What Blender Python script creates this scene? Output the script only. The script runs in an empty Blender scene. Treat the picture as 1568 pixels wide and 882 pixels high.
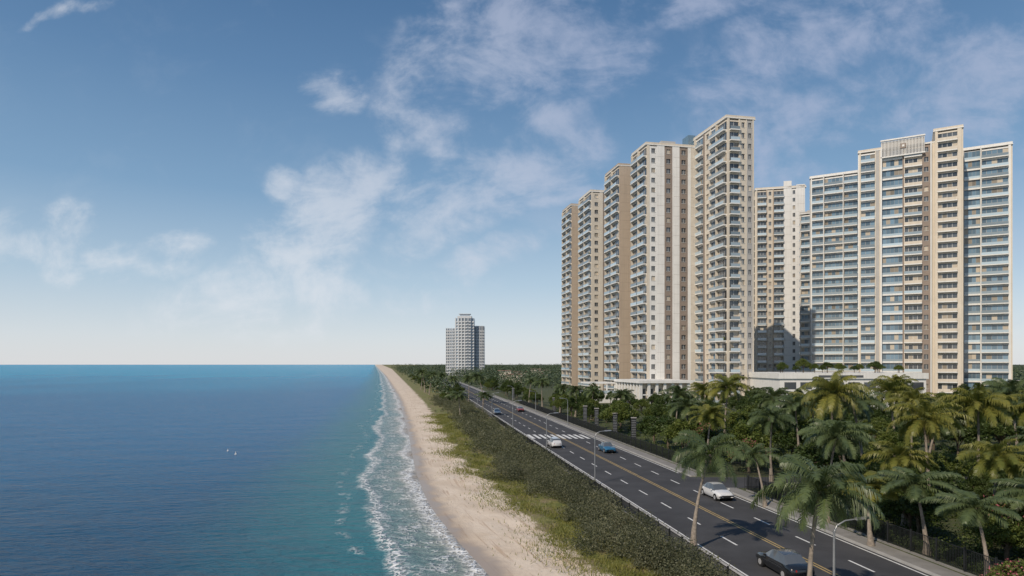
import bpy, math, random
import numpy as np
from mathutils import Vector
random.seed(7); rng=np.random.default_rng(7)
scene=bpy.context.scene
CAMH=14.0
# ---------------------------------------------------------------- helpers
def link(ob,parent=None):
    scene.collection.objects.link(ob)
    if parent is not None: ob.parent=parent
    return ob
def mesh_from(name,V,F4,matidx=None,mats=(),smooth=False,uvs=None):
    V=np.asarray(V,dtype=np.float32); F=np.asarray(F4,dtype=np.int32)
    me=bpy.data.meshes.new(name)
    me.vertices.add(len(V)); me.vertices.foreach_set('co',V.ravel())
    m=len(F)
    me.loops.add(m*4); me.loops.foreach_set('vertex_index',F.ravel())
    me.polygons.add(m)
    me.polygons.foreach_set('loop_start',np.arange(0,m*4,4,dtype=np.int32))
    for mt in mats: me.materials.append(mt)
    if matidx is not None: me.polygons.foreach_set('material_index',np.asarray(matidx,dtype=np.int32))
    if smooth is True: me.polygons.foreach_set('use_smooth',np.ones(m,dtype=bool))
    elif smooth is False: me.polygons.foreach_set('use_smooth',np.zeros(m,dtype=bool))
    else: me.polygons.foreach_set('use_smooth',np.asarray(smooth,dtype=bool))
    if uvs:
        for nm,uv in uvs.items():
            l=me.uv_layers.new(name=nm)
            l.data.foreach_set('uv',np.asarray(uv,dtype=np.float32)[F.ravel()].ravel())
    me.update(calc_edges=True); me.validate()
    return me
def obj(name,me,parent=None,loc=(0,0,0),rotz=0,sc=1):
    ob=bpy.data.objects.new(name,me); ob.location=loc; ob.rotation_euler=(0,0,rotz)
    ob.scale=(sc,sc,sc) if not hasattr(sc,'__len__') else sc
    return link(ob,parent)
def empty(name,loc=(0,0,0)):
    e=bpy.data.objects.new(name,None); e.location=loc; return link(e)
# ---------------------------------------------------------------- node helper
class NT:
    def __init__(s,nt): s.nt=nt; s.n=nt.nodes; s.l=nt.links
    def node(s,t,**kw):
        x=s.n.new(t)
        for k,v in kw.items(): setattr(x,k,v)
        return x
    def put(s,sock,v):
        if isinstance(v,bpy.types.NodeSocket): s.l.new(v,sock)
        elif isinstance(v,bpy.types.Node): s.l.new(v.outputs[0],sock)
        else: sock.default_value=v
    def math(s,op,a,b=0.0,c=None,clamp=False):
        x=s.node('ShaderNodeMath',operation=op); x.use_clamp=clamp
        s.put(x.inputs[0],a); s.put(x.inputs[1],b)
        if c is not None: s.put(x.inputs[2],c)
        return x.outputs[0]
    def mr(s,v,a,b,c=0.0,d=1.0,smooth=True):
        x=s.node('ShaderNodeMapRange'); x.interpolation_type='SMOOTHSTEP' if smooth else 'LINEAR'
        s.put(x.inputs[0],v)
        for i,q in enumerate((a,b,c,d)): s.put(x.inputs[1+i],q)
        return x.outputs[0]
    def mix(s,f,a,b,bt='MIX'):
        x=s.node('ShaderNodeMix',data_type='RGBA',blend_type=bt)
        s.put(x.inputs[0],f); s.put(x.inputs[6],col(a)); s.put(x.inputs[7],col(b))
        return x.outputs[2]
    def noise(s,scale,detail=4,rough=.55,vec=None,dist=0.0):
        x=s.node('ShaderNodeTexNoise'); x.inputs['Scale'].default_value=scale
        x.inputs['Detail'].default_value=detail; x.inputs['Roughness'].default_value=rough
        x.inputs['Distortion'].default_value=dist
        if vec is not None: s.put(x.inputs['Vector'],vec)
        return x.outputs[0]
    def mapping(s,vec,loc=(0,0,0),rot=(0,0,0),sc=(1,1,1),t='POINT'):
        x=s.node('ShaderNodeMapping',vector_type=t)
        s.put(x.inputs[0],vec); x.inputs[1].default_value=loc; x.inputs[2].default_value=rot; x.inputs[3].default_value=sc
        return x.outputs[0]
def col(c):
    if isinstance(c,tuple) and len(c)==3: return (c[0],c[1],c[2],1.0)
    return c
def newmat(name):
    m=bpy.data.materials.new(name); m.use_nodes=True
    t=NT(m.node_tree); b=m.node_tree.nodes['Principled BSDF']
    return m,t,b
def simple(name,c,rough=.7,var=.15,vs=.6,metal=0,bump=0,bs=20,spec=None,streak=0):
    m,t,b=newmat(name)
    pos=t.node('ShaderNodeNewGeometry').outputs['Position']
    n=t.noise(vs,5,.6,pos)
    f=t.mr(n,.3,.7,1-var,1+var,False)
    if streak:
        sn=t.noise(1.0,4,.6,t.mapping(pos,sc=(1.6,1.6,.05))); f=t.math('MULTIPLY',f,t.mr(sn,.45,.7,1,1-streak))
    mul=t.node('ShaderNodeVectorMath',operation='SCALE'); mul.inputs[0].default_value=c; t.put(mul.inputs['Scale'],f)
    t.put(b.inputs['Base Color'],mul.outputs[0]); b.inputs['Roughness'].default_value=rough; b.inputs['Metallic'].default_value=metal
    if spec is not None: b.inputs['Specular IOR Level'].default_value=spec
    if bump:
        bp=t.node('ShaderNodeBump'); bp.inputs['Strength'].default_value=bump; bp.inputs['Distance'].default_value=.05
        t.put(bp.inputs['Height'],t.noise(bs,4,.6,pos)); t.put(b.inputs['Normal'],bp.outputs[0])
    return m
def leafmat(name,c1,c2,trans=.35,vs=.5,rough=.5):
    m,t,b=newmat(name)
    g=t.node('ShaderNodeNewGeometry'); oi=t.node('ShaderNodeObjectInfo')
    n=t.noise(vs,3,.6,g.outputs['Position'])
    f=t.math('ADD',t.math('MULTIPLY',t.mr(n,.3,.7,0,1),.55),t.math('MULTIPLY',oi.outputs['Random'],.25))
    f=t.math('ADD',f,t.math('MULTIPLY',g.outputs['Random Per Island'],.35),clamp=True)
    c=t.mix(f,c1,c2)
    t.put(b.inputs['Base Color'],c); b.inputs['Roughness'].default_value=rough; b.inputs['Specular IOR Level'].default_value=.35
    tr=t.node('ShaderNodeBsdfTranslucent'); t.put(tr.inputs[0],t.mix(.5,c,(.16,.22,.03)))
    mx=t.node('ShaderNodeMixShader'); mx.inputs[0].default_value=trans
    t.l.new(b.outputs[0],mx.inputs[1]); t.l.new(tr.outputs[0],mx.inputs[2])
    t.l.new(mx.outputs[0],m.node_tree.nodes['Material Output'].inputs[0])
    return m
# ---------------------------------------------------------------- materials
M={}
M['cream']=simple('cream_render',(.64,.575,.48),.75,.06,.3,streak=.1)
M['white']=simple('white_render',(.74,.73,.70),.65,.05,.3,streak=.1)
M['beige']=simple('beige_render',(.46,.375,.29),.75,.05,.2,streak=.08)
M['brown']=simple('brown_render',(.26,.21,.175),.7,.1,.3)
M['grey']=simple('grey_render',(.42,.405,.385),.7,.08,.3)
M['dark']=simple('dark_metal',(.018,.02,.022),.45,.1,2)
def glassmat(name,c,rough=.06,spec=.9,metal=0.0):
    m,t,b=newmat(name)
    g=t.node('ShaderNodeNewGeometry')
    f=t.mr(g.outputs['Random Per Island'],0,1,.5,1.5,False)
    mul=t.node('ShaderNodeVectorMath',operation='SCALE'); mul.inputs[0].default_value=c; t.put(mul.inputs['Scale'],f)
    t.put(b.inputs['Base Color'],mul.outputs[0]); b.inputs['Roughness'].default_value=rough
    b.inputs['Specular IOR Level'].default_value=spec; b.inputs['Metallic'].default_value=metal
    return m
M['glass']=glassmat('window_glass',(.075,.085,.095))
M['glassb']=glassmat('blue_glass',(.12,.19,.25),.08,1.0)
M['curtain']=glassmat('curtained_glass',(.38,.33,.26),.2,.6)
M['rail']=glassmat('balcony_glass',(.34,.42,.47),.08,1.0)
M['asphalt']=simple('asphalt',(.055,.055,.058),.85,.28,.25,bump=.15,bs=30)
M['paint']=simple('road_paint_white',(.72,.72,.70),.7,.2,1.5)
M['yellow']=simple('road_paint_yellow',(.46,.33,.13),.7,.25,1.5)
M['concrete']=simple('concrete',(.24,.23,.215),.85,.18,.7)
M['kerb']=simple('kerb_stone',(.40,.39,.37),.85,.15,.7)
M['steel']=simple('galvanised_steel',(.35,.36,.37),.4,.1,2,metal=.6)
M['trunk']=simple('palm_trunk',(.26,.22,.18),.9,.35,4,bump=.6,bs=9)
M['bark']=simple('bark',(.11,.085,.06),.9,.3,3)
M['palmleaf']=leafmat('palm_leaf',(.050,.080,.036),(.14,.18,.075),.3,.35,.4)
M['palmyellow']=leafmat('palm_leaf_sunny',(.09,.12,.025),(.28,.26,.06),.35,.35,.4)
M['leaf']=leafmat('tree_leaf',(.026,.054,.016),(.095,.13,.034),.35,.4)
M['leafl']=leafmat('tree_leaf_light',(.05,.09,.02),(.17,.20,.045),.35,.4)
M['scrub']=leafmat('scrub_leaf',(.045,.052,.026),(.15,.15,.085),.2,.25)
M['scrubl']=leafmat('scrub_leaf_pale',(.10,.11,.05),(.24,.23,.14),.2,.4)
M['grassblade']=leafmat('grass_blade',(.12,.14,.03),(.30,.28,.08),.3,.5)
M['pink']=leafmat('bougainvillea_flower',(.42,.08,.12),(.55,.20,.22),.3,3)
M['far']=leafmat('hazy_distant_leaf',(.045,.070,.040),(.10,.13,.07),.15,.02)  # leaf colour lightened so aerial haze is painted into the far trees
M['fartower']=simple('hazy_tower_render',(.60,.61,.62),.8,.06,.05)  # pale cool wall colour, with the haze of distance mixed in
M['farglass']=glassmat('hazy_tower_glass',(.34,.40,.46),.3,.4)  # glass base lightened and blued to stand for aerial haze
M['tile']=simple('roof_tile',(.28,.18,.14),.8,.15)
# ---------------------------------------------------------------- box builder
CF=np.array([[0,3,2,1],[4,5,6,7],[0,1,5,4],[1,2,6,5],[2,3,7,6],[3,0,4,7]])
class Builder:
    def __init__(s): s.p={}
    def box(s,part,mat,o,e,n,x0,x1,n0,n1,z0,z1):
        ox,oy=o[0],o[1]; V=[]
        if e[0]*n[1]-e[1]*n[0]<0: q4=((x0,n0),(x0,n1),(x1,n1),(x1,n0))
        else: q4=((x0,n0),(x1,n0),(x1,n1),(x0,n1))
        for z in (z0,z1):
            for (x,q) in q4:
                V.append((ox+e[0]*x+n[0]*q,oy+e[1]*x+n[1]*q,z))
        s.p.setdefault((part,mat),[]).append(V)
    def finish(s,name,parent=None,bev=0):
        root=empty(name) if parent is None else parent
        for (part,mat),L in s.p.items():
            V=np.array(L).reshape(-1,3); k=len(L)
            F=(CF[None]+ (np.arange(k)*8)[:,None,None]).reshape(-1,4)
            obj(part,mesh_from(part,V,F,None,[M[mat]]),root)
        return root
    def joined(s,name):
        mats=sorted({m for (_,m) in s.p}); Vs=[];idx=[]
        for (part,mat),L in s.p.items():
            Vs+=L; idx+=[mats.index(mat)]*(6*len(L))
        k=len(Vs); F=(CF[None]+(np.arange(k)*8)[:,None,None]).reshape(-1,4)
        return mesh_from(name,np.array(Vs).reshape(-1,3),F,idx,[M[m] for m in mats])
# ---------------------------------------------------------------- facade
FH=3.7
def gpick(base='glass'):
    return 'curtain' if random.random()<.16 else base
def facade(B,o,e,n,z0,nf,segs,seed=0):
    x=0; H=nf*FH
    for sg in segs:
        w,t=sg[0],sg[1]; mat=sg[2] if len(sg)>2 else 'cream'
        x1=x+w
        bx=lambda part,m,a,b,c,d,zz0,zz1: B.box(part,m,o,e,n,a,b,c,d,zz0,zz1)
        if t=='wall':
            bx('walls',mat,x,x1,0,.5,0,z0+H+ (sg[3] if len(sg)>3 else .4))
            if w>2.3:
                for f in range(1,nf): bx('storey_joints','brown',x+.02,x1-.02,.5,.506,z0+f*FH-.05,z0+f*FH)
        elif t=='fin':
            bx('fins',mat,x,x1,0,1.9,0,z0+H+ (sg[3] if len(sg)>3 else .8))
        elif t=='win':
            pw=w*.24
            bx('walls',mat,x,x+pw,0,.45,0,z0+H); bx('walls',mat,x1-pw,x1,0,.45,0,z0+H)
            for f in range(nf):
                z=z0+f*FH
                bx('spandrels',mat,x+pw,x1-pw,0,.44,z,z+1.15)
                bx('lintels',mat,x+pw,x1-pw,0,.44,z+FH-.75,z+FH)
                bx('windows',gpick(),x+pw,x1-pw,.02,.1,z+1.15,z+FH-.75)
                bx('frames','white',(x+x1)/2-.04,(x+x1)/2+.04,.1,.16,z+1.15,z+FH-.75)
                bx('sills','white',x+pw-.1,x1-pw+.1,.445,.56,z+1.08,z+1.16)
        elif t in('balc','solid','mix'):
            d=1.35 if t!='solid' else 1.3
            for f in range(nf):
                z=z0+f*FH
                k=max(1,int(round(w/1.6)))
                for i in range(k):
                    a=x+w*i/k; b=x+w*(i+1)/k
                    bx('windows',gpick('glass' if mat!='blue' else 'glassb'),a+.05,b-.05,.02,.1,z+.16,z+FH-.7)
                    bx('frames','white' if mat!='blue' else 'grey',a-.05,a+.05,.02,.14,z+.16,z+FH-.7)
                bx('lintels','cream' if mat!='blue' else 'white',x,x1,.02,.3,z+FH-.7,z+FH-.18)
                bx('balcony_slabs','white',x,x1,0,d,z-.18,z+.2)
                if t=='solid' or (t=='mix' and f%2==0):
                    bx('parapets','cream',x+.02,x1-.02,d-.16,d-.01,z+.2,z+1.25)
                else:
                    bx('balcony_railings','rail',x+.03,x1-.03,d-.08,d-.04,z+.22,z+1.15)
                    bx('handrails','grey',x+.02,x1-.02,d-.1,d-.02,z+1.15,z+1.21)
                if random.random()<.22:
                    a=x+random.uniform(.4,max(.5,w-1.2)); bx('balcony_planters',random.choice(['leafl','brown','leaf']),a,a+.7,.5,d-.2,z+.2,z+random.uniform(.9,1.5))
            if t!='balc' or w>5: bx('walls','cream',x,x+.22,0,d-.25,z0,z0+H)
        elif t=='curtain':
            k=max(1,int(round(w/1.4)))
            for f in range(nf):
                z=z0+f*FH
                for i in range(k):
                    a=x+w*i/k; b=x+w*(i+1)/k
                    bx('glazing',gpick('glassb'),a+.03,b-.03,.02,.1,z+.4,z+FH-.25)
                bx('slab_bands','white',x,x1,0,.75,z-.25,z+.4)
                bx('balcony_railings','rail',x+.03,x1-.03,.66,.7,z+.4,z+1.2)
            for i in range(k+1):
                a=x+w*i/k; bx('mullions','grey',a-.03,a+.03,.02,.18,z0,z0+H)
        x=x1
def unit(x,y):
    l=math.hypot(x,y); return (x/l,y/l)
def add(o,e,s,n=(0,0),q=0): return (o[0]+e[0]*s+n[0]*q,o[1]+e[1]*s+n[1]*q)
def block(B,o,b,a,W,D,nf,front,left=None,right=None,body='cream',z0=0.0,crown=1.5):
    na=(-a[0],-a[1]); nb=(-b[0],-b[1]); H=z0+nf*FH
    B.box('structure',body,o,b,a,0.01,W-.01,0.01,D,0,H)
    facade(B,o,b,na,z0,nf,front)
    if left: facade(B,add(o,a,D),na,nb,z0,nf,left)
    if right: facade(B,add(o,b,W),a,b,z0,nf,right)
    B.box('roof_slab','white',o,b,a,-.62,W+.62,-.62,D+.3,H+.42,H+.75)
    B.box('parapet',body,o,b,a,-.5,W+.5,-.5,-.25,H+.75,H+crown)
    B.box('parapet',body,o,b,a,-.5,-.25,-.249,D,H+.75,H+crown)
    B.box('parapet',body,o,b,a,W+.25,W+.5,-.249,D,H+.75,H+crown)
    B.box('lift_overrun',body,o,b,a,W*.35,W*.35+4.5,D*.45,D*.45+5,H+.75,H+3.0)
# sea-front towers ------------------------------------------------
a1=unit(-.2,1); b1=(abs(a1[1]),.196)
NF=26
B=Builder()
block(B,(75.3,229),b1,a1,10.2,30,NF+1,
  [(.8,'wall'),(3.6,'balc'),(.5,'wall'),(2.3,'win','cream'),(.3,'wall'),(2.2,'win','grey'),(.5,'wall')],
  left=[(1.2,'wall'),(6,'balc','blue'),(.6,'wall'),(6,'balc','blue'),(1.2,'wall','brown'),(4,'win','cream'),(.4,'wall'),(4.6,'balc','blue'),(6,'balc')])
block(B,(50.7,246),b1,a1,24,14,NF,
  [(1.0,'wall'),(3.0,'win','white'),(3.0,'wall','white'),(3.2,'win','brown'),(.5,'wall','white'),(2.4,'wall','white'),(3.4,'win','brown'),(1.2,'wall','white'),(6.3,'wall')],
  left=[(1,'wall'),(6,'balc'),(.6,'wall'),(6.4,'balc')])
B.box('roof_plant','grey',(58,254),b1,a1,0,6,0,6,96,101.0); B.box('roof_plant','glassb',(68,252),b1,a1,0,3,0,5,96,102.5)
B.finish('residential_tower')
B=Builder()
block(B,(44.6,272),b1,a1,14,16,NF,[(7.2,'wall','beige'),(6.8,'win','cream')],left=[(1,'wall','beige'),(7,'balc'),(1,'wall','beige'),(7,'balc')],body='beige')
B.finish('residential_tower')
B=Builder()
block(B,(37.9,313),b1,a1,16,18,NF,[(.8,'wall'),(3.4,'win','cream'),(1.6,'wall'),(3.2,'win','brown'),(.6,'wall'),(6.4,'win','cream')],
  left=[(1,'wall'),(7.5,'balc'),(1,'wall'),(8.5,'balc')])
B.finish('residential_tower')
B=Builder()
block(B,(31,340),b1,a1,9,16,NF,[(9,'wall','beige')],left=[(1,'wall','beige'),(7,'balc'),(1,'wall','beige'),(7,'balc')],body='beige')
B.finish('residential_tower')
# entrance podium
B=Builder()
po=(43.5,222)
B.box('podium_body','cream',po,b1,a1,1.2,19,1.5,23,0,7.6)
B.box('podium_roof','white',po,b1,a1,-.6,20,-.6,23.6,7.6,8.5)
for i in range(7): B.box('columns','white',po,b1,a1,i*2.9,i*2.9+.9,0,.8,0,7.6)
for i in range(8): B.box('columns','white',po,b1,a1,0,.8,2.6+i*2.8,3.5+i*2.8,0,7.6)
for i in range(6): B.box('openings','glass',po,b1,a1,i*2.9+1.3,i*2.9+2.6,1.35,1.49,.4,5.6)
for i in range(7): B.box('openings','glass',po,b1,a1,1.05,1.19,3.8+i*2.8,5.2+i*2.8,.4,5.6)
B.box('transom','white',po,b1,a1,.95,18,.2,.6,3.4,3.8)
B.box('transom','white',po,b1,a1,.2,.6,3.6,22,3.4,3.8)
B.finish('entrance_podium')
B=Builder()
po=(27,236)
B.box('deck','white',po,b1,a1,0,13,0,16,0,3.4); B.box('canopy','white',po,b1,a1,3,13.5,6,17,6.8,7.3)
for i in range(4): B.box('columns','white',po,b1,a1,3.3+i*3.2,3.7+i*3.2,6.2,6.6,3.4,6.8)
B.box('pool_water','rail',po,b1,a1,.6,8,.6,5.4,3.4,3.45)
for i in range(10): B.box('balustrade','rail',po,b1,a1,.1+i*1.3,1.3+i*1.3,-.05,-.01,3.4,4.5)
B.finish('pool_pavilion')
# car-park podium with roof terrace
B=Builder()
po=(84,205)
B.box('podium_body','white',po,(1,0),(0,1),0,46,0,30,0,9.5)
B.box('podium_cornice','white',po,(1,0),(0,1),-.5,46.5,-.5,30.5,9.5,11.3)
for i in range(9): B.box('openings','glass',po,(1,0),(0,1),1.5+i*5,5.2+i*5,-.06,-.01,6.2,8.4)
B.box('openings','glass',po,(1,0),(0,1),12,26,-.58,-.51,9.9,10.6)
B.finish('car_park_podium')
# inland towers ------------------------------------------------
b2=unit(1,-.6); a2=(-b2[1],b2[0])
B=Builder()
b3=unit(1,-.25); a3=(-b3[1],b3[0])
block(B,(121,324),b3,a3,22.5,16,25,[(.6,'wall'),(4.2,'balc'),(.5,'wall','beige'),(2.4,'win','cream'),(.5,'wall','beige'),(4.6,'balc'),(3.6,'wall','white',4),(2.2,'win','white'),(3.9,'wall','white',2)],left=[(1,'wall'),(6,'balc'),(2,'wall'),(6,'balc'),(1,'wall')],z0=7.4)
B.finish('residential_tower')
B=Builder()
block(B,(133.2,291),b2,a2,18.4,16,NF,[(.5,'wall','white'),(4.6,'balc','blue'),(.3,'fin','white'),(7.4,'balc','blue'),(.3,'fin','white'),(5.3,'balc','blue')],left=[(4,'balc','blue'),(.4,'wall'),(5,'balc'),(6.6,'wall','grey')],body='white')
block(B,(130.9,295.9),b2,a2,6,10,NF-4,[(6,'balc','blue')],left=[(5,'balc'),(5,'wall','grey')],body='grey')
B.finish('residential_tower')
B=Builder()
o=(136.2,256)
block(B,o,b2,a2,7.2,20,NF,[(.5,'wall'),(4.8,'balc','blue'),(.3,'wall'),(1.2,'wall','grey'),(.4,'wall')],left=[(7,'balc','blue'),(1,'wall','white'),(5,'win','cream'),(7,'wall','white')])
o2=add(o,b2,7.2,a2,.6)
block(B,o2,b2,a2,17.6,19,NF,[(.5,'fin','white'),(6.8,'curtain'),(.5,'wall','brown'),(5.8,'mix'),(2.6,'win','brown'),(.4,'fin','white'),(1.0,'wall','cream')],crown=1.0)
HT=NF*FH
for i in range(31): B.box('crown_fins','white',o2,b2,a2,.3+i*.46,.52+i*.46,-1.6,-1.1,HT-2.6,HT+3.4)
B.box('crown_wall','grey',o2,b2,a2,.1,14.4,-.98,-.7,HT+.8,HT+3.2)
B.box('crown_frame','white',o2,b2,a2,.0,14.6,-1.9,-1.0,HT+3.4,HT+3.9)
B.box('crown_frame','white',o2,b2,a2,.0,14.6,-1.9,-1.0,HT-3.0,HT-2.6)
B.box('emblem','brown',o2,b2,a2,6.6,8.4,-1.85,-1.65,HT-.2,HT+1.6); B.box('emblem','white',o2,b2,a2,7.1,7.9,-1.98,-1.86,HT+.3,HT+1.1)
o3=add(o,b2,24.8,a2,-.8)
block(B,o3,b2,a2,8.2,20,NF+1,[(.7,'wall'),(6.2,'solid'),(1.3,'wall')],right=[(20,'wall','cream')])
B.finish('residential_tower')
B=Builder()
o=(173.4,254)
block(B,add(o,b2,-6),b2,a2,22.5,18,NF,[(8,'wall','grey'),(5,'curtain'),(.3,'fin','white'),(8.4,'balc','blue'),(.8,'wall','white')],right=[(18,'wall','cream')],body='white')
B.finish('residential_tower')
B=Builder()
B.box('walls','cream',(205,250),(1,0),(0,1),0,60,0,14,0,7); B.box('roof','white',(205,250),(1,0),(0,1),-1,61,-1,15,7,7.6)
for i in range(14): B.box('windows','glass',(205,250),(1,0),(0,1),1.5+i*4.2,4+i*4.2,-.06,-.01,3.8,6)
B.finish('clubhouse_building')
# distant curved tower --------------------------------------------
B=Builder()
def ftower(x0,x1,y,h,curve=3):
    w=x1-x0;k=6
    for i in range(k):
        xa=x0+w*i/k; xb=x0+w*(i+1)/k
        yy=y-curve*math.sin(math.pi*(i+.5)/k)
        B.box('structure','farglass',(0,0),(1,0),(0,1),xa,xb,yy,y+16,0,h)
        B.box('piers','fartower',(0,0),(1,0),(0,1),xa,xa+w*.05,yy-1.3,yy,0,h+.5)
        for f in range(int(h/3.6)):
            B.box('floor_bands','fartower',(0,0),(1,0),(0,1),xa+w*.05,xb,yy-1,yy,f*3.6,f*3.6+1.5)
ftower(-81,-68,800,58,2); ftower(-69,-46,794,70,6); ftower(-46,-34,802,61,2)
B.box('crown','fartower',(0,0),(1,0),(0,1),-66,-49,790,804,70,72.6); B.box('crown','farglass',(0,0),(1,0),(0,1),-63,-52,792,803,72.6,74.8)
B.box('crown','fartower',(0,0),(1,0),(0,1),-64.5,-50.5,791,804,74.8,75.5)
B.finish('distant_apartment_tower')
# ---------------------------------------------------------------- coast lines
SY=[-80,0,20,43,51.5,66,86,137,269,823,40000]; SX=[16,9.5,5,-1.5,-4.4,-8.8,-13.1,-22.2,-47,-160,-8400]
VY=[-80,0,43,53,73,98,125,194,298,2000,40000]; VX=[20,15,6.2,3.5,-1.8,-8.0,-12,-24,-43,-368,-8000]
def _sm(Y,A,Bv):
    Y=np.asarray(Y,float); w=np.clip(np.abs(Y)*.08,3,60)
    return sum(np.interp(Y+w*k,A,Bv) for k in(-1,-.5,0,.5,1))/5
shore=lambda Y:_sm(Y,SY,SX)
veg=lambda Y:_sm(Y,VY,VX)
RS=-.148; RL=21.6; RR=34.2
rows=np.concatenate([np.arange(-80,20,8.),np.arange(20,120,1.2),np.arange(120,300,4.),np.geomspace(300,40000,50)])
cs=np.concatenate([[-80,-40,-20,-10,-6,-4,-3,-2,-1],np.arange(0,14,.7),np.arange(14,30,1.5),np.arange(32,80,6),[90,110,140,200,300,500,900,2000,5000,12000,40000]])
def grid(rows,cs,zf):
    R,C=len(rows),len(cs)
    Y=np.repeat(rows,C); S=np.tile(cs,R); X=shore(Y)+S
    Z=zf(X,Y,S)
    V=np.stack([X,Y,Z],1)
    i=np.arange(R-1)[:,None]*C+np.arange(C-1)[None]
    F=np.stack([i,i+1,i+1+C,i+C],-1).reshape(-1,4)
    return V,F,X,Y,S
def terz(X,Y,S):
    dl=X-(RL+RS*Y)
    z=np.where(S<9,-.35+S*.045,.055)
    z=np.minimum(z,-.02)
    bump=.10*np.sin(X*.9+Y*.31)*np.sin(Y*.47-X*.4)+.06*np.sin(X*2.1+1.3*Y)
    m=np.clip((S-2)/4,0,1)*np.clip((-dl-3)/3,0,1)*(Y<400)
    return z+np.minimum(bump,.12)*m
V,F,X,Y,S=grid(rows,cs,terz)
me=mesh_from('ground',V,F,None,[],True,{'shore':np.stack([S,Y],1),'land':np.stack([X-veg(Y),X-(RL+RS*Y)],1)})
m,t,b=newmat('coastal_ground')
sh=t.node('ShaderNodeUVMap',uv_map='shore').outputs[0]; la=t.node('ShaderNodeUVMap',uv_map='land').outputs[0]
s1=t.node('ShaderNodeSeparateXYZ'); t.put(s1.inputs[0],sh); s=s1.outputs[0]
s2=t.node('ShaderNodeSeparateXYZ'); t.put(s2.inputs[0],la); vd=s2.outputs[0]; rd=s2.outputs[1]
pos=t.node('ShaderNodeNewGeometry').outputs['Position']
nb=t.noise(.25,6,.6,pos); nm=t.noise(1.6,6,.65,pos); nf_=t.noise(9,5,.7,pos)
sand=t.mix(t.mr(nb,.35,.65),(.72,.61,.49),(.62,.505,.385)); sand=t.mix(t.mr(nm,.55,.75,0,.35),sand,(.46,.34,.24))
sand=t.mix(t.mr(nf_,.58,.75,0,.3),sand,(.38,.28,.2))
trk=t.noise(1.1,5,.6,t.mapping(sh,sc=(2.2,.12,1)),.5); sand=t.mix(t.mr(trk,.54,.66,0,.55),sand,(.42,.29,.19))
sn=t.math('ADD',s,t.math('MULTIPLY',t.math('SUBTRACT',nb,.5),5.0))
wet=t.mr(sn,.6,2.8,1,0)
sand=t.mix(t.math('MULTIPLY',wet,.75),sand,(.27,.19,.125))
grass=t.mix(t.mr(nm,.35,.65),(.11,.13,.03),(.22,.21,.06)); grass=t.mix(t.mr(nb,.47,.62,0,.7),grass,(.26,.19,.12))
vn=t.math('ADD',vd,t.math('MULTIPLY',t.math('SUBTRACT',nb,.5),5.0)); vn=t.math('ADD',vn,t.math('MULTIPLY',t.math('SUBTRACT',nm,.5),3.0))
c=t.mix(t.mr(vn,-.4,.5),sand,grass)
inl=t.mix(t.mr(nm,.4,.6),(.045,.065,.02),(.085,.09,.04))
c=t.mix(t.mr(rd,8,14),c,inl)
t.put(b.inputs['Base Color'],c); t.put(b.inputs['Roughness'],t.mr(wet,0,1,.9,.28,False))
bp=t.node('ShaderNodeBump'); bp.inputs['Distance'].default_value=.12; t.put(bp.inputs['Height'],t.math('ADD',nm,t.math('MULTIPLY',nf_,.4)))
t.put(bp.inputs['Strength'],t.mr(wet,0,1,.7,.08)); t.put(b.inputs['Normal'],bp.outputs[0])
me.materials.append(m); obj('ground',me)
# sea
cs2=-np.concatenate([[-5,-3,-1.5],np.arange(0,20,1.),np.arange(20,80,6),np.geomspace(80,40000,30)])[::-1]
V,F,X,Y,S=grid(rows,cs2,lambda X,Y,S:np.full_like(X,-.33)+.05*np.exp(-((S+5.5+1.2*np.sin(Y*.11))/1.0)**2)*4)
me=mesh_from('sea',V,F,None,[],True,{'shore':np.stack([S,Y],1)})
m,t,b=newmat('sea_water')
sh=t.node('ShaderNodeUVMap',uv_map='shore').outputs[0]
s1=t.node('ShaderNodeSeparateXYZ'); t.put(s1.inputs[0],sh); s=s1.outputs[0]
pos=t.node('ShaderNodeNewGeometry').outputs['Position']
big=t.noise(.045,3,.5,sh); mid=t.noise(.35,4,.6,pos); fine=t.noise(2.2,6,.65,pos)
sd=t.math('ADD',s,t.math('MULTIPLY',t.math('SUBTRACT',big,.5),7.0)); sd=t.math('ADD',sd,t.math('MULTIPLY',t.math('SUBTRACT',mid,.5),3.0))
def band(cn,w,x=None):
    x=x if x is not None else sd
    return t.mr(t.math('ABSOLUTE',t.math('SUBTRACT',x,cn)),0,w,1,0)
vo=t.node('ShaderNodeTexVoronoi',feature='DISTANCE_TO_EDGE'); vo.inputs['Scale'].default_value=1.5
mp=t.mapping(pos,sc=(1,.6,1)); wv=t.node('ShaderNodeVectorMath',operation='ADD'); t.put(wv.inputs[0],mp)
nc=t.node('ShaderNodeTexNoise'); nc.inputs['Scale'].default_value=1.2; t.put(nc.inputs['Vector'],pos); t.put(wv.inputs[1],nc.outputs[1]); t.put(vo.inputs['Vector'],wv.outputs[0])
lace=t.mr(vo.outputs[0],.03,.16,1,0)
lace=t.math('MAXIMUM',lace,t.mr(fine,.48,.6))
f1=t.math('MULTIPLY',band(-.3,1.6),t.math('ADD',lace,.3,clamp=True))
f2=t.math('MULTIPLY',band(-5.6,1.3),t.math('ADD',lace,.15,clamp=True))
f3=t.math('MULTIPLY',t.math('MULTIPLY',band(-2.6,4.0),lace),t.mr(t.noise(.5,4,.6,pos),.44,.60,.08,.8))
f4=t.math('MULTIPLY',t.math('MULTIPLY',band(-8.5,.8),lace),t.mr(mid,.5,.6,0,.5))
foam=t.math('MAXIMUM',t.math('MAXIMUM',f1,f2),t.math('MAXIMUM',f3,f4))
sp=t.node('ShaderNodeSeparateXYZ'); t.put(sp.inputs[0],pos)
lg=t.math('LOGARITHM',t.math('MAXIMUM',sp.outputs[1],10.0),10.0)
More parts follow.
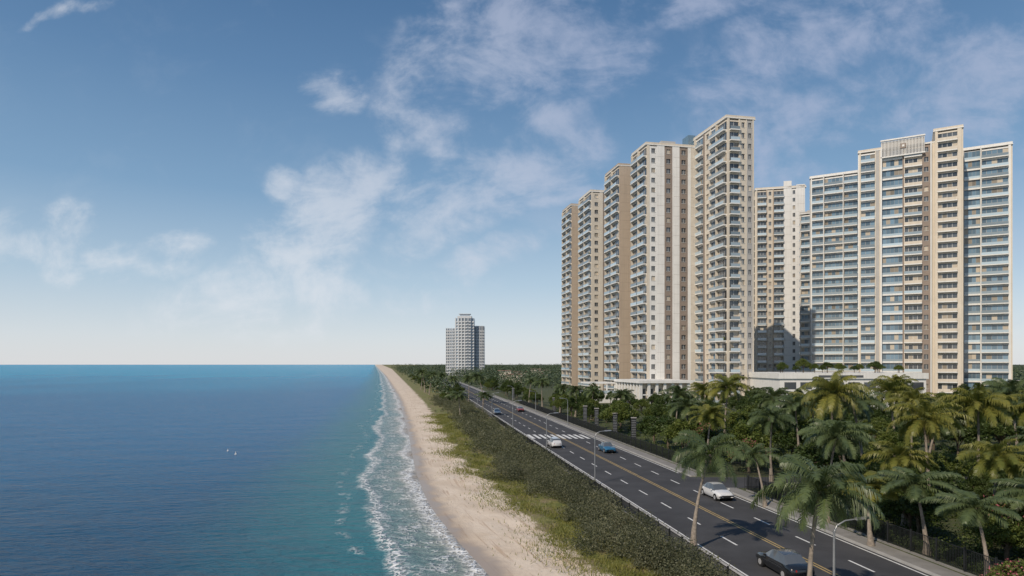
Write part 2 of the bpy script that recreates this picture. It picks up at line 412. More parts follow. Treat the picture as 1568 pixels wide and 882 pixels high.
patch=t.noise(.012,4,.5,t.mapping(pos,sc=(1,.35,1)))
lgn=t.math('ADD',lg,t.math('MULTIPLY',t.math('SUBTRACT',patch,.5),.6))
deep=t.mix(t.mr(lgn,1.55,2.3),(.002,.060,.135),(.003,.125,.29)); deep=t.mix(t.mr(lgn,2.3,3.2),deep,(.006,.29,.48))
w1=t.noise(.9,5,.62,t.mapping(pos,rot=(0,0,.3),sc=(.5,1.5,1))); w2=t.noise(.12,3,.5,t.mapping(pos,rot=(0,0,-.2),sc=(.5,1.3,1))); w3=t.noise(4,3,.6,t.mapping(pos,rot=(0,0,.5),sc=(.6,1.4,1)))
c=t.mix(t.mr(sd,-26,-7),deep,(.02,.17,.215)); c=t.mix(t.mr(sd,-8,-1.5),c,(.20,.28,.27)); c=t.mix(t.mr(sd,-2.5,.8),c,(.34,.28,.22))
c=t.mix(foam,c,(.86,.88,.88))
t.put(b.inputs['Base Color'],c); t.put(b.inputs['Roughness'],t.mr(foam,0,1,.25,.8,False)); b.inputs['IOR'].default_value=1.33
b.inputs['Specular IOR Level'].default_value=.14
h=t.math('ADD',t.math('MULTIPLY',w1,.6),t.math('MULTIPLY',w2,1.1)); h=t.math('ADD',h,t.math('MULTIPLY',foam,.15)); h=t.math('ADD',h,t.math('MULTIPLY',w3,.08))
bp=t.node('ShaderNodeBump'); bp.inputs['Strength'].default_value=1.0; bp.inputs['Distance'].default_value=1.3
t.put(bp.inputs['Height'],h); t.put(b.inputs['Normal'],bp.outputs[0])
me.materials.append(m); obj('sea',me)
# ---------------------------------------------------------------- road
rd=unit(RS,1); rn=(rd[1],-rd[0]); cosr=rd[1]
def rpt(off,Yv): return (RL+RS*Yv+off,Yv)
def sheet(Bl,part,mat,off0,off1,Y0,Y1,z0,z1):
    V=[]
    for z in (z0,z1):
        for (o_,yy) in ((off0,Y0),(off1,Y0),(off1,Y1),(off0,Y1)):
            V.append((RL+RS*yy+o_,yy,z))
    Bl.p.setdefault((part,mat),[]).append(V)
W=RR-RL
B=Builder()
sheet(B,'carriageway','asphalt',0,W,-60,900,-.05,.02)
sheet(B,'driveway','asphalt',W+.01,W+60,74,81,-.05,.018)
sheet(B,'edge_line','paint',.28,.42,-60,600,.0205,.024)
sheet(B,'edge_line','paint',W-.42,W-.28,-60,72,.0205,.024)
sheet(B,'edge_line','paint',W-.42,W-.28,84,600,.0205,.024)
sheet(B,'centre_line','yellow',W/2-.22,W/2-.1,-60,600,.0205,.024); sheet(B,'centre_line','yellow',W/2+.1,W/2+.22,-60,600,.0205,.024)
for q in (W*.26,W*.74):
    yy=-60
    while yy<500:
        if not(116<yy<132): sheet(B,'lane_dash','paint',q-.08,q+.08,yy,yy+2.6,.0205,.024)
        yy+=6.5
k=.5
while k<W-.6:
    sheet(B,'crosswalk_bar','paint',k,k+.6,123,130,.0246,.027); k+=1.15
B.finish('road')
B=Builder()
sheet(B,'kerb','kerb',-.25,0,-60,900,-.1,.14); sheet(B,'slab','concrete',-1.6,-.26,-60,900,-.1,.125)
B.finish('pavement')
B=Builder()
for (y0,y1) in((-60,73.5),(81.5,900)):
    sheet(B,'kerb','kerb',W,W+.25,y0,y1,-.1,.15); sheet(B,'slab','concrete',W+.26,W+1.9,y0,y1,-.1,.135)
B.finish('pavement')
def fence(off,Y0,Y1,h,bar,name):
    B=Builder(); L=Y1-Y0
    o_=rpt(off,Y0); T=L/cosr
    B.box('rails','dark',o_,rd,rn,0,T,-.02,.02,h-.08,h-.03); B.box('rails','dark',o_,rd,rn,0,T,-.02,.02,.22,.27)
    B.box('plinth','concrete',o_,rd,rn,0,T,-.1,.1,-.05,.12)
    x=0
    while x<T:
        B.box('posts','dark',o_,rd,rn,x-.05,x+.05,-.05,.05,.12,h+.08); x+=2.4
    x=.2
    lim=min(T,150)
    while x<lim:
        B.box('bars','dark',o_,rd,rn,x-.014,x+.014,-.014,.014,.2,h-.03); x+=bar
    B.finish(name)
fence(-1.8,20,260,1.15,.13,'roadside_railing')
fence(W+2.6,20,72.5,1.7,.13,'boundary_fence'); fence(W+2.6,83,260,1.7,.15,'boundary_fence')
B=Builder()
for yy in(73,82.5):
    x=0
    o_=rpt(W+2.6,yy)
    B.box('rails','dark',o_,(1,0),(0,1),0,30,-.02,.02,1.6,1.66); B.box('rails','dark',o_,(1,0),(0,1),0,30,-.02,.02,.3,.35)
    while x<30:
        B.box('bars','dark',o_,(1,0),(0,1),x,x+.03,-.014,.014,.0,1.62); x+=.18
B.finish('driveway_fence')
B=Builder()
B.box('shaft','dark',(0,0),(1,0),(0,1),-.45,.45,-.3,.3,0,4.4); B.box('cap','grey',(0,0),(1,0),(0,1),-.5,.5,-.35,.35,4.4,4.5)
for i in range(12): B.box('louvre','steel',(0,0),(1,0),(0,1),-.38,.38,-.34,-.3,.5+i*.31,.58+i*.31)
B.box('base','concrete',(0,0),(1,0),(0,1),-.6,.6,-.45,.45,-.05,.3)
pyl=B.joined('gate_pillar')
for (x,y) in ((16.4,142),(18.2,128),(14.8,150),(19.8,117),(10.0,186),(-1.5,262)): obj('gate_pillar',pyl,None,(x+2.0,y,0),-.15)
# ---------------------------------------------------------------- tube utilities
def tube(pts,rad,k=8):
    P=np.array(pts,float); n=len(P); V=[];F=[]
    for i in range(n):
        d=P[min(i+1,n-1)]-P[max(i-1,0)]; d/=np.linalg.norm(d)
        u=np.cross(d,[0,1,0.01]); u/=np.linalg.norm(u); v=np.cross(d,u)
        for j in range(k):
            a=2*math.pi*j/k; V.append(P[i]+rad[i]*(math.cos(a)*u+math.sin(a)*v))
    for i in range(n-1):
        for j in range(k):
            F.append((i*k+j,i*k+(j+1)%k,(i+1)*k+(j+1)%k,(i+1)*k+j))
    return np.array(V),np.array(F)
class MM:
    def __init__(s): s.V=[];s.F=[];s.m=[];s.n=0;s.sm=[]
    def add(s,V,F,mi,sm=False):
        s.V.append(np.asarray(V,float)); s.F.append(np.asarray(F)+s.n); s.m.append(np.full(len(F),mi)); s.sm.append(np.full(len(F),sm)); s.n+=len(V)
    def mesh(s,name,mats): return mesh_from(name,np.concatenate(s.V),np.concatenate(s.F),np.concatenate(s.m),mats,np.concatenate(s.sm))
mm=MM()
V_,F_=tube([(0,0,0),(0,0,.5),(0,0,5.6)],[.11,.085,.055]); mm.add(V_,F_,0,True)
V_,F_=tube([(0,0,5.5),(.15,0,5.85),(.6,0,6.08),(1.3,0,6.15)],[.05,.045,.04,.035],6); mm.add(V_,F_,0,True)
hv=[(1.15,-.12,6.1),(2.0,-.10,6.16),(2.0,.10,6.16),(1.15,.12,6.1),(1.2,-.07,6.22),(1.9,-.06,6.24),(1.9,.06,6.24),(1.2,.07,6.22)]
mm.add(hv,CF,0); mm.add([(1.3,-.09,6.09),(1.95,-.08,6.135),(1.95,.08,6.135),(1.3,.09,6.09)],[[0,1,2,3]],1)
V_,F_=tube([(0,0,0),(0,0,.3)],[.2,.2]); mm.add(V_,F_,0)
lampme=mm.mesh('street_lamp',[M['steel'],M['white']])
for y in (32.6,76,104,140,178,220,265): obj('street_lamp',lampme,None,(RL+RS*y-.7,y,.1),.15)
for y in (150,190,235): obj('street_lamp',lampme,None,(RR+RS*y+.8,y,.1),math.pi+.15)
# ---------------------------------------------------------------- palms
def palm_mesh(name,h,lean,nfr,fl,seed,leaf='palmleaf',lw=.026):
    r=random.Random(seed); mm=MM()
    n=14; pts=[];rad=[]
    for i in range(n+1):
        q=i/n; pts.append((lean*(q**1.7),.15*math.sin(q*3),h*q)); rad.append(.22*(1-q)**4+.11+.015*(i%2)-.02*q)
    V,F=tube(pts,rad,9); mm.add(V,F,0,True)
    top=np.array(pts[-1])
    for i in range(9):
        a=r.random()*6.28; c=top+np.array([.28*math.cos(a),.28*math.sin(a),-.15-.2*r.random()])
        V,F=tube([c+np.array([0,0,-.13]),c+np.array([0,0,-.06]),c+np.array([0,0,.06]),c+np.array([0,0,.13])],[.03,.12,.12,.03],6); mm.add(V,F,2,True)
    LV=[];
    for i in range(nfr):
        az=i*2.39996+r.uniform(-.35,.35); q=i/(nfr-1)
        el=math.radians(80-100*q**.85+r.uniform(-10,10)); L=fl*(.78+.3*math.sin(q*math.pi))*r.uniform(.85,1.12)
        p=top.copy()+np.array([0,0,.05]); ns=16; P=[p.copy()];e=el
        swing=r.uniform(-.5,.5)
        for j in range(ns):
            d=np.array([math.cos(az)*math.cos(e),math.sin(az)*math.cos(e),math.sin(e)])
            p=p+d*L/ns; P.append(p.copy()); e-= (.045+.12*(j/ns))*(1+.25*r.uniform(-1,1)); e=max(e,-1.45); az+=swing/ns
        P=np.array(P)
        V,F=tube(P[::2],np.linspace(.035,.008,len(P[::2])),4); mm.add(V,F,3)
        nl=46
        twist=r.uniform(-.5,.5)
        for j in range(nl):
            u=.12+.88*j/nl; x=u*ns; i0=min(int(x),ns-1); fr=x-i0
            b0=P[i0]*(1-fr)+P[i0+1]*fr; d=P[i0+1]-P[i0]; d/=np.linalg.norm(d)
            side=np.cross(d,[0,0,1.])
            if np.linalg.norm(side)<1e-3: side=np.array([1.,0,0])
            side/=np.linalg.norm(side); up=np.cross(side,d)
            side,up=side*math.cos(twist)+up*math.sin(twist),up*math.cos(twist)-side*math.sin(twist)
            ll=fl*.26*(math.sin(math.pi*min(1,u*.85+.12))**.7)*r.uniform(.7,1.15)
            for sg in(-1,1):
                dr=side*sg*.8+d*.6+up*r.uniform(-.15,.25); dr/=np.linalg.norm(dr)
                mp_=b0+dr*ll*.5; tip=b0+dr*ll*.82+np.array([0,0,-ll*r.uniform(.3,.65)])
                wv=d*lw*fl/3
                LV.append([b0-wv,b0+wv,mp_+wv*.9,mp_-wv*.9]); LV.append([mp_-wv*.9,mp_+wv*.9,tip+wv*.15,tip-wv*.15])
    LV=np.array(LV); k=len(LV); mm.add(LV.reshape(-1,3),np.arange(k*4).reshape(k,4),1)
    return mm.mesh(name,[M['trunk'],M[leaf],M['bark'],M['leafl']])
P1=palm_mesh('palm_a',7.2,1.3,22,3.4,1); P2=palm_mesh('palm_b',7.3,.7,28,3.5,2,lw=.03)
P3=palm_mesh('palm_c',9,.6,26,3.4,3,'palmyellow',.036); P4=palm_mesh('palm_d',9,-.8,25,3.5,4,'palmleaf',.036)
P5=palm_mesh('palm_e',9,.3,28,3.5,5,'palmyellow',.036); P6=palm_mesh('palm_f',9,1.4,23,3.3,6,'palmleaf',.036)
obj('palm_tree',P1,None,(13.7,49.3,0),.1); obj('palm_tree',P2,None,(15.6,34.2,0),.4)
def palm(x,y,h,me=None,hb=9.0):
    me=me or random.choice([P3,P4,P4,P5]); s=h/hb
    if me is P4 and random.random()<.5: me=P6
    sxy=max(.85,min(1.15,.6+.5*s))*random.uniform(.9,1.12)
    return obj('palm_tree',me,None,(x,y,0),random.random()*6.28,(sxy,sxy,s))
for (x,y,h,mt) in [(34.4,70,10.8,P5),(40.6,75,9.4,P4),(38.5,60,8.8,P3),(46.9,66,9.8,P5),(34.2,105,10.2,P3),(28.9,115,8.6,P4),(30.5,48,5.2,P4),(31,42.5,4.6,P4),
    (66,85,10.2,P4),(55.7,95,9.8,P3),(38.6,100,8.8,P4),(39.7,90,8.2,P4),(36.8,50,6.8,P5),(28,58,7.6,P4),(38.5,130,8.6,P3),(50,82,9,P5),(60,74,9,P3),(46,56,7.2,P4),(52,110,9.5,P4),(70,120,10,P3),(80,105,9.5,P4),
    (33,64,7,P4),(43,68,8,P4),(31,78,7.5,P4),(26.5,89,7,P3),(26,98,7.5,P4),(44,95,8.5,P5),(60,62,7.5,P4),(27.5,50,4.6,P3),(33,55,6.2,P3),(35,44,5.2,P6),(40,47,6.2,P5),(24.8,64,5.0,P6),
    (-13.4,170,6,P4),(-8,178,5.5,P4),(-10,230,9.5,P4),(-16,240,8.5,P4),(-44,330,10,P4),(-38,300,9,P4),(-30,290,9,P4),(-50,360,9,P4),(-22,262,8,P4),(17,175,7,P4),(14,190,7,P4),(20,165,7,P4),(6,230,8,P4),(10,215,8,P4),(24,150,7,P4)]:
    palm(x,y,h,mt)
# ---------------------------------------------------------------- leaf clouds
def leafquads(C,size,up=.4):
    n=len(C); N=rng.normal(size=(n,3)); N[:,2]=np.abs(N[:,2])+up; N/=np.linalg.norm(N,axis=1)[:,None]
    T=np.cross(N,rng.normal(size=(n,3))); T/=np.linalg.norm(T,axis=1)[:,None]; Bt=np.cross(N,T)
    s=(size*rng.uniform(.6,1.3,n))[:,None]
    return np.stack([C-T*s*.5,C-Bt*s*.28,C+T*s*.5,C+Bt*s*.28],1)
def ball(n,c,r,flat=.8):
    d=rng.normal(size=(n,3)); d/=np.linalg.norm(d,axis=1)[:,None]
    q=rng.uniform(.4,1.12,n)**.7
    P=d*q[:,None]*r; P[:,2]*=flat; return P+np.asarray(c)
def tree_mesh(name,h,R,seed,leaf,nclump=26,nl=230,ls=.34,flower=None):
    r=random.Random(seed); mm=MM()
    mm_th=h*.42
    V,F=tube([(0,0,0),(.08,.03,mm_th*.5),(.0,.1,mm_th),(0,0,h*.7)],[.24,.18,.15,.06],8); mm.add(V,F,0,True)
    Q=[];Qf=[]
    for i in range(nclump):
        a=i*2.4+r.uniform(-.4,.4); u=math.sqrt((i+.5)/nclump);
        rr=R*u*r.uniform(.75,1.1); zz=h*.62+ (h*.38)*(1-u*u)*r.uniform(.2,1.0)-h*.18*u*r.random()
        c=(rr*math.cos(a),rr*math.sin(a),zz); cr=R*r.uniform(.2,.4)
        Q.append(leafquads(ball(nl,c,cr,.75),ls))
        if flower: Qf.append(leafquads(ball(int(nl*.3),(c[0],c[1],c[2]+.1),cr*1.08,.8),ls*.7))
        if i%3==0:
            V,F=tube([(0,0,mm_th*r.uniform(.7,1.1)),(c[0]*.5,c[1]*.5,(mm_th+c[2])*.5+.2),c],[.09,.06,.02],5); mm.add(V,F,0,True)
    Q=np.concatenate(Q); mm.add(Q.reshape(-1,3),np.arange(len(Q)*4).reshape(-1,4),1)
    if flower:
        Q=np.concatenate(Qf); mm.add(Q.reshape(-1,3),np.arange(len(Q)*4).reshape(-1,4),2)
    return mm.mesh(name,[M['bark'],M[leaf]]+([M['pink']] if flower else []))
T1=tree_mesh('tree_a',7.5,3.2,11,'leaf'); T2=tree_mesh('tree_b',8.5,3.0,12,'leaf',30); T3=tree_mesh('tree_c',6,3.0,13,'leafl',24)
T4=tree_mesh('tree_d',5,2.6,14,'leaf',22); TB=tree_mesh('tree_e',4.6,2.4,15,'leafl',22,230,.26,True)
T5=tree_mesh('tree_f',4.2,2.6,16,'leafl',26,320,.2); T6=tree_mesh('tree_g',4.6,2.5,17,'leaf',26,320,.2)
for (x,y,s) in ((28,95,1.1),(37,47,1.1),(27.6,35.5,.7),(41,51,.9),(33,112,.8),(30.5,84,.9)): obj('bougainvillea_tree',TB,None,(x,y,0),random.random()*6,s)
cnt=0
def farok(x,y):
    if 71<y<84 and x<RR+RS*y+40: return False
    if y>216 and 20<x<92 and x>20-.2*(y-340): return False
    if y>198 and 78<x<135: return False
    return True
tries=0
pts=[]
for i in range(42):
    y=35+i*.95+random.uniform(-.5,.5); x=RR+RS*y+5.5+random.random()*(8+y*.28)
    obj('broadleaf_tree',random.choice([T5,T6,T5]),None,(x,y,0),random.random()*6.28,random.uniform(.6,1.05)*min(1.1,.5+y/80))
while cnt<230 and tries<9000:
    tries+=1
    y=48+ (random.random()**1.4)*182; x=RR+RS*y+5.5+random.random()**1.2*(40+y*.75)
    if not farok(x,y): continue
    if any((x-a)**2+(y-b)**2<(2.6+.018*y)**2 for a,b in pts): continue
    pts.append((x,y)); cnt+=1
    dr=x-(RR+RS*y)
    me=random.choice([T1,T2,T3,T4,T1,T3]) if dr>10 else random.choice([T4,T3,T4])
    k=.72 if (y>150 and .13<x/y<.34) else 1
    obj('broadleaf_tree',me,None,(x,y,0),random.random()*6.28,k*random.uniform(.8,1.15)*(1 if y>70 else .85))
for i in range(46):
    y=150+i*5.5+random.uniform(-2,2)
    obj('broadleaf_tree',random.choice([T1,T3,T4,T2]),None,(RR+RS*y+5+random.uniform(0,9),y,0),random.random()*6,random.uniform(.5,.85))
for i in range(30):
    y=235+i*13; x0=veg(y)+6; x1=RL+RS*y-4
    obj('broadleaf_tree',random.choice([T1,T3,T4]),None,(random.uniform(float(x0),float(x1)),y,0),random.random()*6,random.uniform(.5,.9))
for i in range(16): obj('terrace_tree',random.choice([T4,T3]),None,(87+i*2.7,209+random.random()*8,11.2),random.random()*6,random.uniform(.4,.8))
# ---------------------------------------------------------------- scrub mass
def mass(name,cent,rad,nl,ls,mat,flat=.7,up=.4):
    Q=[leafquads(ball(n_,c,r_,flat),l_,up) for c,r_,n_,l_ in zip(cent,rad,nl,ls)]
    Q=np.concatenate(Q); return obj(name,mesh_from(name,Q.reshape(-1,3),np.arange(len(Q)*4).reshape(-1,4),None,[M[mat]]))
for mt_,N_,big_ in (('scrub',1500,1.0),('scrubl',420,.8)):
    ce=[];ra=[];nn=[];ll=[]
    for i in range(N_):
        y=32+ (random.random()**1.35)*240
        x0=float(veg(y))+2.4+1.5*math.sin(y*.22)+1.0*math.sin(y*.61)+ (0 if y<150 else 1.0); x1=RL+RS*y-2.8
        x=x0+(x1-x0)*random.random()**.8
        if y>120 and math.sin(x*.7)*math.sin(y*.13)>.5: continue
        edge=min(1,(x-x0)/3+.45)
        r=random.choice([.45,.6,.75,.9,1.15,1.4])*random.uniform(.85,1.15)*edge*big_
        r=min(r,.25+max(.2,(x1-x)*.9+.5))
        ce.append((x,y,r*.7)); ra.append(r); nn.append(int((240 if y<90 else 130)*max(.35,r*r))); ll.append(.15 if y<90 else .22)
    mass('coastal_scrub',ce,ra,nn,ll,mt_,1.0,.2)
ce=[];ra=[];nn=[];ll=[]
for i in range(520):
    y=32+(random.random()**1.3)*120; x=RR+RS*y+3.4+random.random()*2.4
    if 72<y<84: continue
    r=random.uniform(.4,.8); ce.append((x,y,r*.5)); ra.append(r); nn.append(130); ll.append(.18)
mass('boundary_hedge',ce,ra,nn,ll,'leaf')
for nm_,mt_,N_ in (('understory_shrubs','leaf',900),('understory_shrubs','leafl',600)):
    ce=[];ra=[];nn=[];ll=[]
    for i in range(N_):
        y=34+(random.random()**1.7)*160; x=RR+RS*y+6+random.random()*(30+y*.5)
        if 72<y<83 or not farok(x,y): continue
        r=random.uniform(.5,1.5); ce.append((x,y,r*.4)); ra.append(r); nn.append(120); ll.append(.2 if y<70 else .28)
    mass(nm_,ce,ra,nn,ll,mt_)
n=40000; yy=34+(rng.random(n)**1.6)*150; vx=veg(yy); xx=vx+rng.normal(size=n)*1.8+1.5+1.2*np.sin(yy*.35)
ang=rng.random(n)*6.28; hh=rng.uniform(.10,.32,n); ln=rng.normal(size=(n,2))*.1
C=np.stack([xx,yy,np.full(n,-.06)],1); wv=np.stack([np.cos(ang)*.02,np.sin(ang)*.02,0*ang],1)*(1+yy[:,None]/80)
tp=C+np.stack([ln[:,0],ln[:,1],hh],1)
Q=np.stack([C-wv,C+wv,tp+wv*.2,tp-wv*.2],1)
obj('beach_grass',mesh_from('beach_grass',Q.reshape(-1,3),np.arange(n*4).reshape(-1,4),None,[M['grassblade']]))
ce=[];ra=[];nn=[];ll=[]
for i in range(3400):
    y=float(260*(9**(random.random())))
    lo=float(veg(y))+8; x=random.uniform(lo,lo+y*1.3+60) if i%3 else lo+random.random()*y*.35
    if y<380 and x<110 and x>RL+RS*y-6: continue
    if y<380 and x>95 and x<215: continue
    if abs(x-(RL+RS*y+6))<9 and y<700: continue
    r=random.uniform(3,6)*(1+y/2200); ce.append((x,y,r*.75)); ra.append(r); nn.append(70); ll.append(1.0*(1+y/1500))
mass('distant_woodland',ce,ra,nn,ll,'far',.85)
B=Builder()
for i in range(12):
    y=random.uniform(450,900); x=random.uniform(-.03,.08)*y; w=random.uniform(8,13)
    hh_=random.uniform(5,9)
    B.box('walls','cream',(x,y),(1,0),(0,1),0,w,0,9,0,hh_)
    B.box('roofs','tile',(x,y),(1,0),(0,1),-.6,w+.6,-.6,9.6,hh_,hh_+.6)
B.finish('distant_houses')
# ---------------------------------------------------------------- cars
def car_mesh(name,paint,suv=False):
    pm,t,b=newmat(name+'_paint'); b.inputs['Base Color'].default_value=col(paint); b.inputs['Roughness'].default_value=.25; b.inputs['Coat Weight'].default_value=.8; b.inputs['Metallic'].default_value=.1
    hr=1.5 if not suv else 1.62
    st=[(-2.28,.42,.80,.84,.60,.78),(-2.15,.30,.92,.97,.66,.86),(-1.65,.24,.97,1.03,.68,.90),(-1.0,.22,.97,hr-.06,.58,.91),(-.3,.22,.96,hr,.60,.91),(.35,.22,.95,hr-.04,.58,.91),(1.1,.22,.93,1.0,.66,.90),(1.75,.24,.84,.90,.66,.88),(2.15,.30,.70,.76,.60,.82),(2.3,.42,.58,.62,.52,.74)]
    if suv: st[1]=(-2.15,.30,.95,1.30,.60,.86); st[2]=(-1.65,.24,.97,hr-.08,.60,.90)
    V=[];k=len(st)
    for (x,zb,be,ro,wr,w) in st:
        h=[(w*.90,zb),(w,zb+.18),(w,.62 if be>.75 else be-.1),(w*.95,be),(wr,ro),(0,ro+.03)]
        ring=h+[(-a,z) for a,z in h[-2::-1]]
        V+=[(x,a,z) for a,z in ring]
    R=11;F=[];mi=[]
    for i in range(k-1):
        for j in range(R-1):
            F.append((i*R+j,(i+1)*R+j,(i+1)*R+j+1,i*R+j+1))
            g=0
            cab=(2<=i<=5) if not suv else (1<=i<=5)
            if cab and j in(3,6): g=1
            if (i in(2,5) if not suv else i in (1,5)) and j in(4,5): g=1
            mi.append(g)
        F.append((i*R+R-1,(i+1)*R+R-1,(i+1)*R,i*R)); mi.append(2)
    for i in (0,k-1):
        for j in range(4):
            F.append((i*R+j,i*R+j+1,i*R+R-2-j,i*R+R-1-j)); mi.append(0)
    mm=MM(); V=np.array(V); F=np.array(F); mi=np.array(mi)
    for g in(0,1,2):
        mm.add(V,F[mi==g],g,g==0)
    for wx in(-1.42,1.42):
        for sy in(-1,1):
            def disc(r0,y0,y1,g,kk=18):
                V=[];F=[]
                for j in range(kk):
                    a=2*math.pi*j/kk
                    V+=[(wx+r0*math.cos(a),y0*sy,.33+r0*math.sin(a)),(wx+r0*math.cos(a),y1*sy,.33+r0*math.sin(a)),(wx,y1*sy,.33)]
                for j in range(kk):
                    q=(j+1)%kk; F.append((j*3,q*3,q*3+1,j*3+1)); F.append((j*3+1,q*3+1,q*3+2,j*3+2))
                mm.add(V,F,g)
            disc(.39,.6,.905,2); disc(.33,.66,.925,3); disc(.2,.8,.935,4)
    for sy in(-1,1):
        mm.add([(2.05,.5*sy,.62),(2.24,.5*sy,.60),(2.16,.78*sy,.62),(1.98,.80*sy,.66),(2.08,.5*sy,.74),(2.22,.5*sy,.70),(2.14,.76*sy,.72),(1.98,.76*sy,.76)],CF,4)
        mm.add([(-2.3,.45*sy,.70),(-2.2,.45*sy,.70),(-2.15,.80*sy,.72),(-2.22,.80*sy,.72),(-2.3,.45*sy,.83),(-2.2,.45*sy,.83),(-2.14,.78*sy,.86),(-2.22,.78*sy,.86)],CF,5)
        mm.add([(.62,.90*sy,.93),(.80,.90*sy,.93),(.80,1.05*sy,.95),(.65,1.05*sy,.95),(.62,.90*sy,1.06),(.78,.90*sy,1.06),(.76,1.04*sy,1.08),(.65,1.04*sy,1.08)],CF,0)
    mm.add([(2.22,-.4,.42),(2.32,-.4,.42),(2.32,.4,.42),(2.22,.4,.42),(2.22,-.4,.56),(2.31,-.4,.56),(2.31,.4,.56),(2.22,.4,.56)],CF,2)
    red=M.setdefault('tail',simple('tail_lamp',(.35,.02,.02),.3,.05)); lamp=M.setdefault('headlamp',simple('headlamp',(.7,.7,.7),.15,.02,metal=.5)); ty=M.setdefault('tyre',simple('tyre',(.02,.02,.02),.8,.1))
    return mm.mesh(name,[pm,M['glass'],M['dark'],ty,lamp,red])
cw=car_mesh('white_car',(.75,.75,.74)); cb=car_mesh('blue_car',(.03,.14,.26)); cd=car_mesh('black_car',(.015,.017,.02)); cs_=car_mesh('white_hatch',(.72,.72,.72),True); cr=car_mesh('red_car',(.25,.05,.04))
hd=math.atan2(rd[1],rd[0])
for me,x,y,away in ((cw,21.5,68.6,0),(cs_,7.2,111,1),(cb,15.2,104.5,0),(cd,18.3,44.0,1),(cr,2.4,194,0),(cw,-4.3,184,1)):
    obj('car',me,None,(x,y,.025),hd if away else hd+math.pi)
mm=MM(); V_,F_=tube([(0,0,-.3),(0,0,.1),(0,0,.25),(0,0,.9)],[.3,.35,.12,.03]); mm.add(V_,F_,0,True)
by=mm.mesh('marker_buoy',[M['white']]); obj('marker_buoy',by,None,(-44,104,-.3),0,.5); obj('marker_buoy',by,None,(-47,108,-.3),0,.4)
# ---------------------------------------------------------------- light, sky
el=math.radians(40); S=Vector((-.64*math.cos(el),-.768*math.cos(el),math.sin(el))).normalized()
sl=bpy.data.lights.new('sun','SUN'); sl.energy=3.5; sl.angle=math.radians(.5); sl.color=(1,.87,.71)
so=link(bpy.data.objects.new('sun',sl)); so.rotation_euler=S.to_track_quat('Z','Y').to_euler()
wd=bpy.data.worlds.new('World'); scene.world=wd; wd.use_nodes=True
t=NT(wd.node_tree); bg=wd.node_tree.nodes['Background']
sky=t.node('ShaderNodeTexSky',sky_type='NISHITA'); sky.sun_disc=False; sky.sun_elevation=el; sky.sun_rotation=math.atan2(S.x,S.y); sky.air_density=1.0; sky.dust_density=1.0; sky.ozone_density=2.0
g=t.node('ShaderNodeTexCoord').outputs['Generated']; sp=t.node('ShaderNodeSeparateXYZ'); t.put(sp.inputs[0],g)
ay=t.math('MAXIMUM',t.math('ABSOLUTE',sp.outputs[1]),.08)
cx=t.math('DIVIDE',sp.outputs[0],ay); cz=t.math('DIVIDE',sp.outputs[2],ay)
cv=t.node('ShaderNodeCombineXYZ'); t.put(cv.inputs[0],cx); t.put(cv.inputs[1],cz); t.put(cv.inputs[2],sp.outputs[1]); cv=cv.outputs[0]
blobs=[(0,.50,.20,.11,.3),(-.12,.37,.10,.06,-.6),(-.2,.27,.13,.07,.5),(-.29,.2,.17,.08,.6),(-.1,.24,.13,.04,.3),(.04,.38,.12,.07,-.5),(.13,.45,.08,.05,.3),
 (.5,.50,.25,.08,.35),(.42,.36,.2,.07,.3),(.72,.42,.25,.10,.3),(.3,.26,.2,.05,.2),(-.28,.43,.055,.035,0),(-.355,.265,.04,.035,.4),(-.73,.19,.12,.05,0),(-.62,.16,.12,.03,0),(-.52,.19,.05,.02,0),(-.68,.53,.08,.015,.2),(-.05,.17,.1,.03,.2),(.02,.29,.12,.04,0),(-.3,.11,.25,.06,.1),(.3,.55,.1,.03,.2),(-.17,.355,.05,.03,0)]
tot=None
wob=t.node('ShaderNodeTexNoise'); wob.inputs['Scale'].default_value=7; wob.inputs['Detail'].default_value=4; t.put(wob.inputs['Vector'],cv)
w0=t.node('ShaderNodeVectorMath',operation='SUBTRACT'); t.put(w0.inputs[0],wob.outputs[1]); w0.inputs[1].default_value=(.5,.5,.5)
w1_=t.node('ShaderNodeVectorMath',operation='SCALE'); t.put(w1_.inputs[0],w0.outputs[0]); w1_.inputs['Scale'].default_value=.11
w2_=t.node('ShaderNodeVectorMath',operation='ADD'); t.put(w2_.inputs[0],cv); t.put(w2_.inputs[1],w1_.outputs[0])
flat=t.mapping(w2_.outputs[0],sc=(1,1,0))
for (x,z,rx,rz,a) in blobs:
    gr=t.node('ShaderNodeTexGradient',gradient_type='SPHERICAL'); t.put(gr.inputs[0],t.mapping(flat,loc=(x,z,0),rot=(0,0,a),sc=(rx*1.35,rz*1.45,1),t='TEXTURE'))
    o_=gr.outputs[1]; tot=o_ if tot is None else t.math('MAXIMUM',tot,o_)
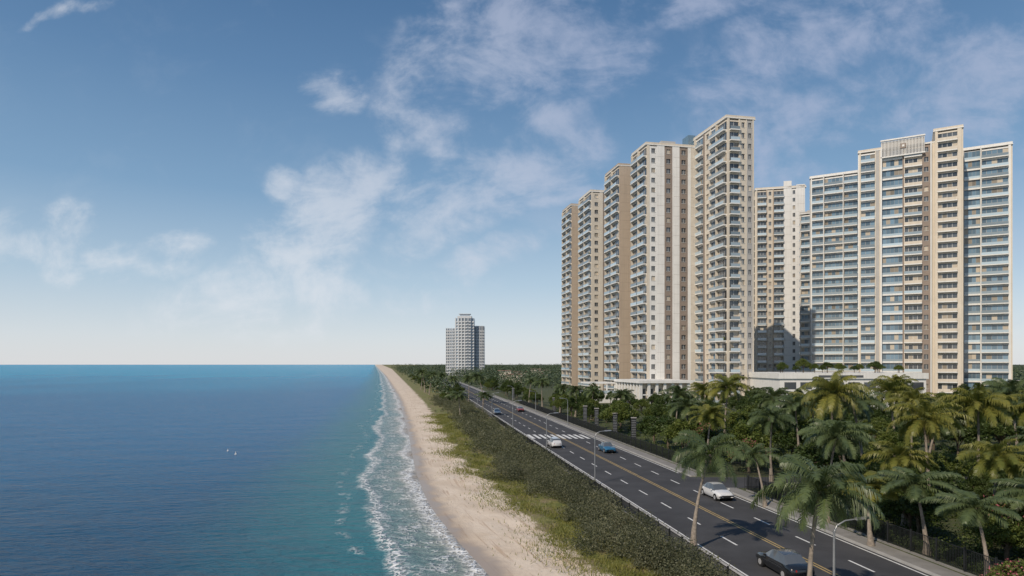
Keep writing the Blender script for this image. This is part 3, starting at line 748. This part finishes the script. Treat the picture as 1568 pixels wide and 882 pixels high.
n1=t.noise(6.5,10,.62,t.mapping(cv,rot=(0,0,-.5),sc=(1,1.6,1)),.35)
n2=t.noise(22,8,.62,cv,.3)
nn_=t.math('ADD',t.math('MULTIPLY',n1,.74),t.math('MULTIPLY',n2,.26))
d=t.math('ADD',nn_,t.math('MULTIPLY',tot,.20))
dens=t.math('MULTIPLY',t.mr(d,.50,.78,0,.60),t.mr(tot,0,.35))
thin=t.math('MULTIPLY',t.mr(n1,.5,.75,0,.18),t.mr(cx,-.6,.3,.2,1))
dens=t.math('MAXIMUM',dens,thin)
dens=t.math('MULTIPLY',dens,t.mr(cz,-.01,.05))
cr_=t.node('ShaderNodeValToRGB'); e_=cr_.color_ramp; t.put(cr_.inputs[0],sp.outputs[2])
stops=[(0,(.80,.81,.83)),(.04,(.70,.76,.82)),(.12,(.46,.60,.73)),(.24,(.22,.38,.57)),(.39,(.115,.24,.43)),(.50,(.070,.170,.34)),(1,(.04,.11,.26))]
e_.elements[0].position=0; e_.elements[0].color=col(stops[0][1]); e_.elements[1].position=1; e_.elements[1].color=col(stops[-1][1])
for p_,c_ in stops[1:-1]:
    q_=e_.elements.new(p_); q_.color=col(c_)
ST=.105
sc_=t.node('ShaderNodeVectorMath',operation='SCALE'); t.put(sc_.inputs[0],cr_.outputs[0]); sc_.inputs['Scale'].default_value=1/ST
base=t.mix(.8,sky.outputs[0],sc_.outputs[0])
cc=t.mix(t.mr(t.math('ADD',cx,t.math('MULTIPLY',cz,.8)),-.3,.6),(7.4,7.6,8.0),(4.4,4.9,6.4))
t.put(bg.inputs[0],t.mix(dens,base,cc)); bg.inputs[1].default_value=ST
# ---------------------------------------------------------------- camera
cam=bpy.data.cameras.new('camera'); co=link(bpy.data.objects.new('camera',cam)); co.location=(0,0,CAMH); co.rotation_euler=(math.pi/2,0,0)
cam.lens=22.96; cam.sensor_width=36; cam.shift_y=.0746; cam.clip_end=100000; cam.clip_start=.5
scene.camera=co
scene.view_settings.view_transform='Standard'; scene.view_settings.look='None'; scene.view_settings.exposure=0
